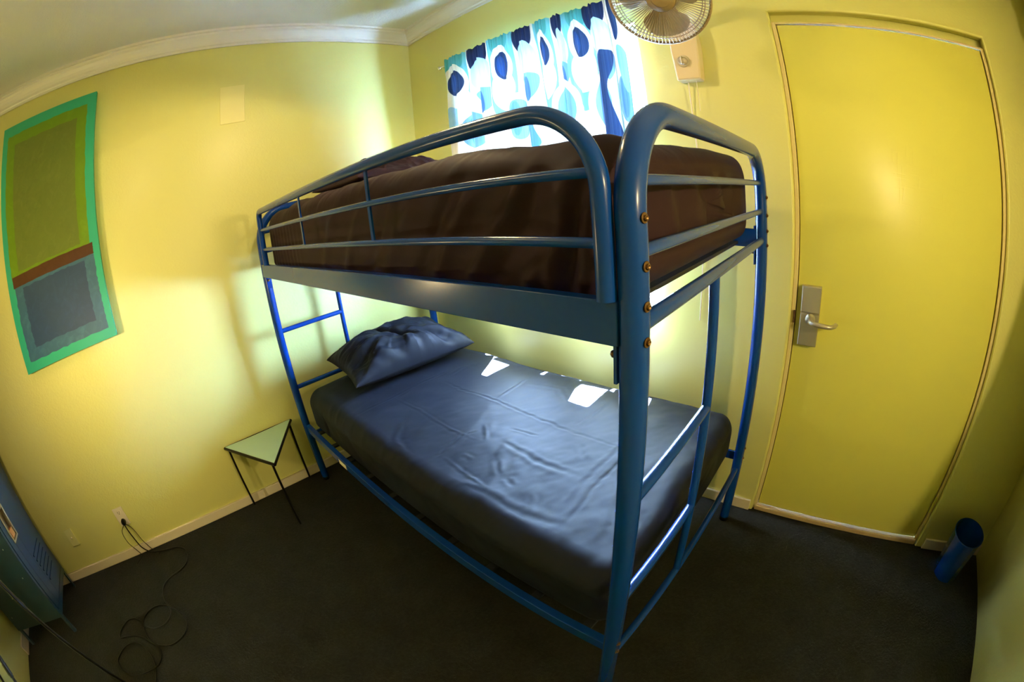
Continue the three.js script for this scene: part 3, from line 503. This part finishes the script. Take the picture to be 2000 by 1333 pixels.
// ------------------------------------------------------------------ wall plates and the black extension cord
{
  const o = thing('electrical_outlet', V(0, 0.27, 2.525), 'ivory electrical outlet plate low on the wall with a black plug in it', 'outlet');
  const pl = part('wall_plate', slab(0, 0.007, 0.209, 0.331, 2.486, 2.566, 0.003, 0.03), ivory, o);
  for (const y of [0.302, 0.243]) { const s = part('socket', turned([[0, 0.0015], [0.015, 0.0015], [0.0165, 0]], [0.007, y, 2.526], [1, 0, 0]), ivory, o); part('slot', [slab(0.0086, 0.0092, y - 0.004, y + 0.006, 2.518, 2.5205), slab(0.0086, 0.0092, y - 0.004, y + 0.006, 2.531, 2.5335), slab(0.0086, 0.0092, y - 0.012, y - 0.007, 2.5235, 2.5285)], darkGap, s); }
  const k = thing('cable_plate', V(0, 0.27, 3.0), 'yellow painted wall plate with a small centre jack beside the locker', 'wall plate');
  const kp = part('wall_plate', slab(0, 0.007, 0.214, 0.332, 2.962, 3.034, 0.003, 0.03), std({ color: lin(0.80, 0.78, 0.36), roughness: 0.35 }), k);
  part('jack', turned([[0, 0.010], [0.005, 0.010], [0.006, 0], [0.010, 0]], [0.006, 0.273, 2.998], [1, 0, 0]), ivory, k);
  const e = thing('extension_cord', V(0.05, 0, 2.5), 'black plug in the ivory outlet with its cords, the longest looped on the carpet', 'cord');
  part('plug', turned([[0, 0.034], [0.010, 0.033], [0.016, 0.026], [0.019, 0.012], [0.017, 0], [0, 0]], [0.0085, 0.243, 2.526], [1, -0.1, 0]), blackRubber, e);
  const fl = [[0.111, 2.252], [0.155, 2.205], [0.221, 2.187], [0.284, 2.209], [0.317, 2.255], [0.334, 2.320], [0.361, 2.378], [0.403, 2.413], [0.464, 2.425], [0.541, 2.415], [0.604, 2.372], [0.664, 2.331], [0.719, 2.319], [0.773, 2.343], [0.812, 2.398], [0.825, 2.466], [0.800, 2.532], [0.767, 2.582], [0.721, 2.623], [0.673, 2.693], [0.658, 2.764], [0.652, 2.811], [0.612, 2.804], [0.572, 2.767], [0.547, 2.724], [0.551, 2.677], [0.583, 2.637], [0.616, 2.616], [0.652, 2.588], [0.680, 2.534], [0.678, 2.465], [0.643, 2.419], [0.600, 2.400], [0.560, 2.411], [0.528, 2.465], [0.529, 2.527], [0.560, 2.582], [0.602, 2.609], [0.667, 2.614], [0.730, 2.598], [0.783, 2.561], [0.828, 2.540], [0.885, 2.549], [0.922, 2.594], [0.936, 2.666], [0.930, 2.751], [0.906, 2.815], [0.854, 2.857], [0.797, 2.867], [0.747, 2.821], [0.722, 2.768], [0.726, 2.704], [0.764, 2.651], [0.826, 2.615], [0.882, 2.602], [0.939, 2.606], [1.006, 2.627], [1.2, 2.70]];
  const lift = (i) => 0.0045 + 0.005 * (0.5 + 0.5 * Math.sin(i * 0.9));
  part('cable', tube(curve([[0.035, 0.232, 2.526], [0.042, 0.20, 2.524], [0.036, 0.13, 2.521], [0.034, 0.05, 2.508], [0.045, 0.012, 2.47], [0.069, 0.006, 2.406], [0.090, 0.005, 2.323], ...fl.map((p, i) => [p[0], lift(i), p[1]])], 0.012), 0.0042, 9), blackRubber, e);
  part('thin_cable', tube(curve([[0.032, 0.232, 2.531], [0.036, 0.195, 2.574], [0.033, 0.12, 2.583], [0.026, 0.03, 2.556], [0.035, 0.003, 2.545], [0.10, 0.003, 2.60]], 0.012), 0.0024, 8), blackRubber, e);
  part('thin_cable', tube(curve([[0.032, 0.235, 2.520], [0.036, 0.21, 2.495], [0.034, 0.16, 2.481], [0.030, 0.09, 2.474], [0.026, 0.03, 2.457], [0.04, 0.003, 2.44], [0.09, 0.003, 2.40]], 0.012), 0.0024, 8), blackRubber, e);
}

solo('pale_rectangle', V(0, 2.21, 1.203), slab(0, 0.003, 2.098, 2.320, 1.130, 1.277, 0.001, 0.04), std({ color: lin(0.84, 0.80, 0.36), roughness: 0.45 }), 'thin flat rectangle in lighter yellow high on the left wall', 'wall plate');  // thin raised rectangle, lighter yellow than the wall paint

// ------------------------------------------------------------------ wall fan
{
  const f = thing('wall_fan', V(1.818, 1.95, 0), 'beige wall mounted fan with a round wire cage beside the curtain', 'fan');
  const sh = new THREE.Shape(); sh.moveTo(-0.042, -0.098); sh.quadraticCurveTo(-0.050, -0.098, -0.051, -0.088); sh.lineTo(-0.059, 0.02); sh.quadraticCurveTo(-0.064, 0.10, -0.045, 0.16); sh.quadraticCurveTo(0, 0.20, 0.045, 0.16); sh.quadraticCurveTo(0.064, 0.10, 0.059, 0.02); sh.lineTo(0.051, -0.088); sh.quadraticCurveTo(0.050, -0.098, 0.042, -0.098); sh.closePath();
  const body = part('mount_body', extrude(sh, 0.056, 0.008, new THREE.Matrix4().makeTranslation(1.814, 1.962, 0), 16), std({ color: lin(0.74, 0.62, 0.40), roughness: 0.4 }), f);
  part('control_knob', [turned([[0, 0.004], [0.024, 0.004], [0.026, 0]], [1.802, 1.945, 0.056], [0, 0, 1], 26), turned([[0, 0.018], [0.015, 0.018], [0.018, 0.004]], [1.802, 1.945, 0.056], [0, 0, 1], 26), slab(1.799, 1.805, 1.928, 1.962, 0.07, 0.080, 0.002, 0.03)], std({ color: lin(0.55, 0.48, 0.36), roughness: 0.4 }), body);
  const q = rayAt(1290, -5, 1.50), hc = q.p, ax = q.back.clone().addScaledVector(V(0, -1, 0), 0.05).normalize();   // the head looks at the middle of the room
  function rayAt(x, y, D) { const dx = (x - 1011.41) / F, dy = -(y - 637.17) / F, r = Math.hypot(dx, dy), t = 2 * Math.asin(r / 2), s = Math.sin(t) / r; const d = V(dx * s, dy * s, -Math.cos(t)).applyMatrix3(TURN); return { p: EYE.clone().addScaledVector(d, D), back: d.clone().negate() }; }
  const Q = new THREE.Quaternion().setFromUnitVectors(V(0, 0, 1), ax), PL = new THREE.Matrix4().compose(hc, Q, V(1, 1, 1));
  const W = (p) => V(...p).applyMatrix4(PL);
  const R = 0.168, put = (g) => { g.applyMatrix4(PL); return g; };
  part('neck', tube(curve([[1.814, 2.12, 0.03], [1.818, 2.135, 0.10], hc.clone().addScaledVector(ax, -0.17).toArray(), hc.clone().addScaledVector(ax, -0.10).toArray()], 0.02), 0.022, 16), fanPlastic, f);
  part('motor_housing', put(new THREE.LatheGeometry([[0, -0.13], [0.035, -0.125], [0.052, -0.10], [0.058, -0.06], [0.055, -0.02], [0, -0.02]].map((p) => new THREE.Vector2(...p)), 28).rotateX(Math.PI / 2)), fanPlastic, f);
  const ring = (r, z, t) => tube(Array.from({ length: 73 }, (_, i) => W([r * Math.cos(i / 72 * 6.28319), r * Math.sin(i / 72 * 6.28319), z])), t, 8, false);
  const cage = part('cage', [ring(R, 0.0, 0.0055), ring(R, -0.008, 0.0045), ring(R * 0.86, 0.040, 0.0016), ring(R * 0.86, -0.046, 0.0016)], fanPlastic, f);
  for (const s of [1, -1]) { const gs = []; for (let i = 0; i < 84; i++) { const a = i / 84 * 6.28319 + (s < 0 ? 0.03 : 0), c = Math.cos(a), n = Math.sin(a), d = s * (s > 0 ? 0.052 : 0.058); gs.push(tube([[R, 0], [R * 0.985, d * 0.35], [R * 0.93, d * 0.66], [R * 0.80, d * 0.86], [R * 0.55, d], [0.046, d]].map(([r, z]) => W([r * c, r * n, z + (s < 0 ? -0.006 : 0)])), 0.0011, 5, false)); } const w = part('cage_wires', gs, fanPlastic, cage); w.userData.kind = 'stuff'; }
  part('hub_badge', put(new THREE.LatheGeometry([[0.047, 0.046], [0.048, 0.053], [0.034, 0.058], [0.031, 0.058], [0.030, 0.061], [0, 0.062]].map((p) => new THREE.Vector2(...p)), 32).rotateX(Math.PI / 2)), fanPlastic, f);
  part('hub', put(new THREE.LatheGeometry([[0, 0.03], [0.040, 0.028], [0.048, 0.018], [0.048, -0.02]].map((p) => new THREE.Vector2(...p)), 28).rotateX(Math.PI / 2)), fanDark, f);
  for (let k = 0; k < 3; k++) {
    const a0 = -1.72 + k * 2.0944;
    const bl = surf((u, v) => { const r = mix(0.028, 0.140, v), w = mix(0.42, 0.84, Math.sin(v * 2.2)) * (1 - 0.5 * Math.pow(v, 6)), a = a0 + (u - 0.5) * 2 * w + 0.18 * v, z = 0.012 - (u - 0.5) * 0.040 + 0.004 * Math.sin(u * 3.14), p = W([r * Math.cos(a), r * Math.sin(a), z]); return [p.x, p.y, p.z]; }, 20, 16);
    part('blade', bl, std({ color: lin(0.34, 0.27, 0.15), roughness: 0.45, transmission: 0.15, thickness: 0, side: THREE.DoubleSide }), f);
  }
  part('pull_cord', tube(curve([[1.835, 1.87, 0.03], [1.836, 1.80, 0.031], [1.835, 1.74, 0.03]], 0.02), 0.0012, 6), ivory, f);
  const c = thing('power_cord', V(1.795, 1.87, 0), 'thin beige cord hanging down the wall from the fan', 'cord');
  part('cable', tube(curve([[1.800, 1.868, 0.025], [1.797, 1.84, 0.018], [1.795, 1.7, 0.008], [1.80, 1.5, 0.006], [1.80, 1.2, 0.006], [1.79, 0.9, 0.006]], 0.03), 0.0028, 8), ivory, c);
}

// ------------------------------------------------------------------ locker in the corner
{
  const k = thing('locker', V(0.27, 0, 3.5), 'tall narrow blue metal locker in the corner beside the left wall', 'locker');
  const x0 = 0.052, x1 = 0.486, zf = 3.222, zb = 3.77, y0 = 0.125, y1 = 1.75;
  part('body', [slab(x0, x0 + 0.004, y0, y1, zf, zb, 0.001, 0.05), slab(x1 - 0.004, x1, y0, y1, zf, zb, 0.001, 0.05), slab(x0, x1, y0, y1, zb - 0.004, zb, 0.001, 0.05), slab(x0, x1, y1 - 0.004, y1, zf, zb, 0.001, 0.05), slab(x0, x1, y0, y0 + 0.004, zf, zb, 0.001, 0.05), slab(x0, x0 + 0.022, y0, y1, zf, zf + 0.016, 0.002, 0.05), slab(x1 - 0.022, x1, y0, y1, zf, zf + 0.016, 0.002, 0.05), slab(x0, x1, y0, y0 + 0.035, zf, zf + 0.016, 0.002, 0.05), slab(x0, x1, y1 - 0.035, y1, zf, zf + 0.016, 0.002, 0.05)], lockerPaint, k);
  const hx0 = 0.325, hx1 = 0.405, hy0 = 0.575, hy1 = 0.745;
  const dr = part('locker_door', [slab(x0 + 0.025, hx0, y0 + 0.04, y1 - 0.04, zf - 0.003, zf + 0.012, 0.002, 0.05), slab(hx1, x1 - 0.026, y0 + 0.04, y1 - 0.04, zf - 0.003, zf + 0.012, 0.002, 0.05), slab(hx0, hx1, y0 + 0.04, hy0, zf - 0.003, zf + 0.012, 0, 0.05), slab(hx0, hx1, hy1, y1 - 0.04, zf - 0.003, zf + 0.012, 0, 0.05)], lockerPaint, k, 'blue metal locker door');
  part('handle_cup', [slab(hx0 - 0.008, hx0 + 0.006, hy0 - 0.008, hy1 + 0.008, zf - 0.009, zf + 0.012, 0.003, 0.03), slab(hx1 - 0.006, hx1 + 0.008, hy0 - 0.008, hy1 + 0.008, zf - 0.009, zf + 0.012, 0.003, 0.03), slab(hx0, hx1, hy0 - 0.008, hy0 + 0.006, zf - 0.009, zf + 0.012, 0.003, 0.03), slab(hx0, hx1, hy1 - 0.006, hy1 + 0.008, zf - 0.009, zf + 0.012, 0.003, 0.03), slab(hx0, hx1, hy0, hy1, zf + 0.03, zf + 0.034, 0, 0.03), slab(hx0, hx0 + 0.003, hy0, hy1, zf, zf + 0.034), slab(hx1 - 0.003, hx1, hy0, hy1, zf, zf + 0.034), slab(hx0, hx1, hy0, hy0 + 0.003, zf, zf + 0.034), slab(hx0, hx1, hy1 - 0.003, hy1, zf, zf + 0.034)], std({ color: lin(0.62, 0.56, 0.42), roughness: 0.3, metalness: 0.8 }), dr, 'recessed metal handle cup');
  part('latch', slab(hx0 + 0.016, hx1 - 0.016, hy0 + 0.010, hy0 + 0.055, zf - 0.006, zf + 0.022, 0.004, 0.03), std({ color: lin(0.50, 0.20, 0.05), roughness: 0.4 }), dr, 'small orange-brown latch');
  for (let i = 0; i < 6; i++) part('louvre', slab(0.125, 0.305, 0.245 + i * 0.032, 0.257 + i * 0.032, zf - 0.010, zf + 0.002, 0.004, 0.04), lockerPaint, dr);
  for (const x of [x0 + 0.006, x1 - 0.026]) for (const z of [zf, zb - 0.03]) part('leg', [slab(x, x + 0.02, 0, y0 + 0.01, z, z + 0.004, 0.001, 0.03), slab(x > 0.3 ? x + 0.016 : x, x > 0.3 ? x + 0.02 : x + 0.004, 0, y0 + 0.01, z, z + 0.025, 0.001, 0.03)], lockerPaint, k);
  for (const [y, z] of [[0.42, 3.30], [0.60, 3.30], [0.33, 3.55], [0.22, 3.72]]) part('rivet', turned([[0, 0.002], [0.004, 0.0015], [0.005, 0]], [x1, y, z], [1, 0, 0], 10), steel, k);
}

// ------------------------------------------------------------------ light stands (one seen by two of its legs, one behind the camera)
function lightStand(ap, feet, lampAt, cd, label, glow) {
  const s = thing('light_stand', V(ap[0], 0, ap[2]), label, 'light stand');
  const A = V(...ap);
  for (const ft of feet) {
    const B = V(...ft), d = B.clone().sub(A), at = (t) => A.clone().addScaledVector(d, t).toArray();
    const leg = part('leg', [bar(at(0), at(0.47), 0.0125, 12), bar(at(0.45), at(1), 0.0095, 12)], blackPaint, s);
    part('collar', [bar(at(0.445), at(0.475), 0.0145, 14), bar(at(0.475), at(0.482), 0.012, 14)], blackRubber, leg);
    part('foot', [bar(at(0.97), at(1), 0.012, 12)], blackRubber, leg);
  }
  part('pole', bar(ap, [lampAt[0], lampAt[1] - 0.06, lampAt[2]], 0.009, 14), blackPaint, s);
  part('hub', turned([[0, -0.04], [0.022, -0.04], [0.024, 0.02], [0.014, 0.03], [0, 0.03]], ap, [0, 1, 0]), blackRubber, s);
  part('lamp_socket', turned([[0, -0.07], [0.018, -0.07], [0.020, -0.02], [0.014, -0.015], [0, -0.015]], lampAt, [0, 1, 0]), blackRubber, s);
  const b = part('bulb', new THREE.SphereGeometry(0.034, 24, 16).scale(1, 1.2, 1).translate(lampAt[0], lampAt[1] + 0.02, lampAt[2]), std({ color: lin(0.9, 0.85, 0.7), roughness: 0.4, emissive: LAMP, emissiveIntensity: glow }), s, 'glowing bulb');
  b.castShadow = false;
  const L = new THREE.PointLight(LAMP, cd, 0, 2); bow(V(lampAt[0], lampAt[1] + 0.02, lampAt[2]), L.position); L.castShadow = true; L.shadow.radius = 1.6; scene.add(L);
}
lightStand([1.055, 1.18, 3.08], [[1.0, 0, 2.79], [1.75, 0, 3.03], [1.55, 0, 3.45]], [1.04, 1.44, 3.09], STAND_1, 'black tripod light stand cut by the lower left corner, standing before the locker', 40);
lightStand([3.27, 1.30, 1.71], [[3.10, 0, 2.06], [3.53, 0, 1.74], [3.12, 0, 1.38]], [3.27, 1.735, 1.71], STAND_2, 'black tripod light stand by the right wall, beside the camera', 40);

// ------------------------------------------------------------------ ceiling lamps (above the frame)
function ceilingLamp(x, z, cd, label) {
  const c = thing('ceiling_light', V(x, H, z), label, 'ceiling light', 'ceiling lights above the bunk room');
  part('base', slab(x - 0.13, x + 0.13, H - 0.02, H, z - 0.13, z + 0.13, 0.006, 0.05), whiteFrame, c);
  const sh = part('shade', slab(x - 0.11, x + 0.11, H - 0.17, H - 0.02, z - 0.11, z + 0.11, 0.01, 0.05), std({ color: lin(0.9, 0.86, 0.75), roughness: 0.4, emissive: LAMP, emissiveIntensity: 6 }), c, 'glowing square glass shade');
  sh.castShadow = false;
  const p = bow(V(x, H - 0.19, z)), d = bow(V(x, 0.2, z));
  const L = new THREE.SpotLight(LAMP, cd, 0, 1.54, 0.10, 2); L.position.copy(p); L.target.position.copy(d); scene.add(L, L.target); L.castShadow = true; L.shadow.radius = 2.5;
}
ceilingLamp(1.20, 1.10, LAMP_1, 'square glass ceiling light above the upper bunk');
ceilingLamp(1.75, 2.70, LAMP_2, 'square glass ceiling light in the middle of the room');

// a blue waste bin cut by the right edge, by the door
{
  const b = thing('waste_bin', V(3.40, 0, 0.14), 'low blue metal bin standing on the carpet right of the door', 'bin');
  part('shell', turned([[0, 0.003], [0.078, 0.003], [0.080, 0.0], [0.083, 0.004], [0.098, 0.235], [0.101, 0.238], [0.101, 0.244], [0.096, 0.244], [0.080, 0.010], [0, 0.010]], [3.372, 0, 0.140], [0, 1, 0], 36), bedPaint, b);
}

// ------------------------------------------------------------------ sun
{
  const sun = new THREE.DirectionalLight(SUN_COLOR, SUN_E), at = bow(V(1.2, 0.6, 0.27)), d = SUN_DIR.clone().normalize();
  sun.position.copy(at).addScaledVector(d, -8); sun.target.position.copy(at); sun.castShadow = true; sun.shadow.camera.left = sun.shadow.camera.bottom = -3; sun.shadow.camera.right = sun.shadow.camera.top = 3; sun.shadow.mapSize.set(4096, 4096);
  scene.add(sun, sun.target);
}
renderer.render(scene, camera);
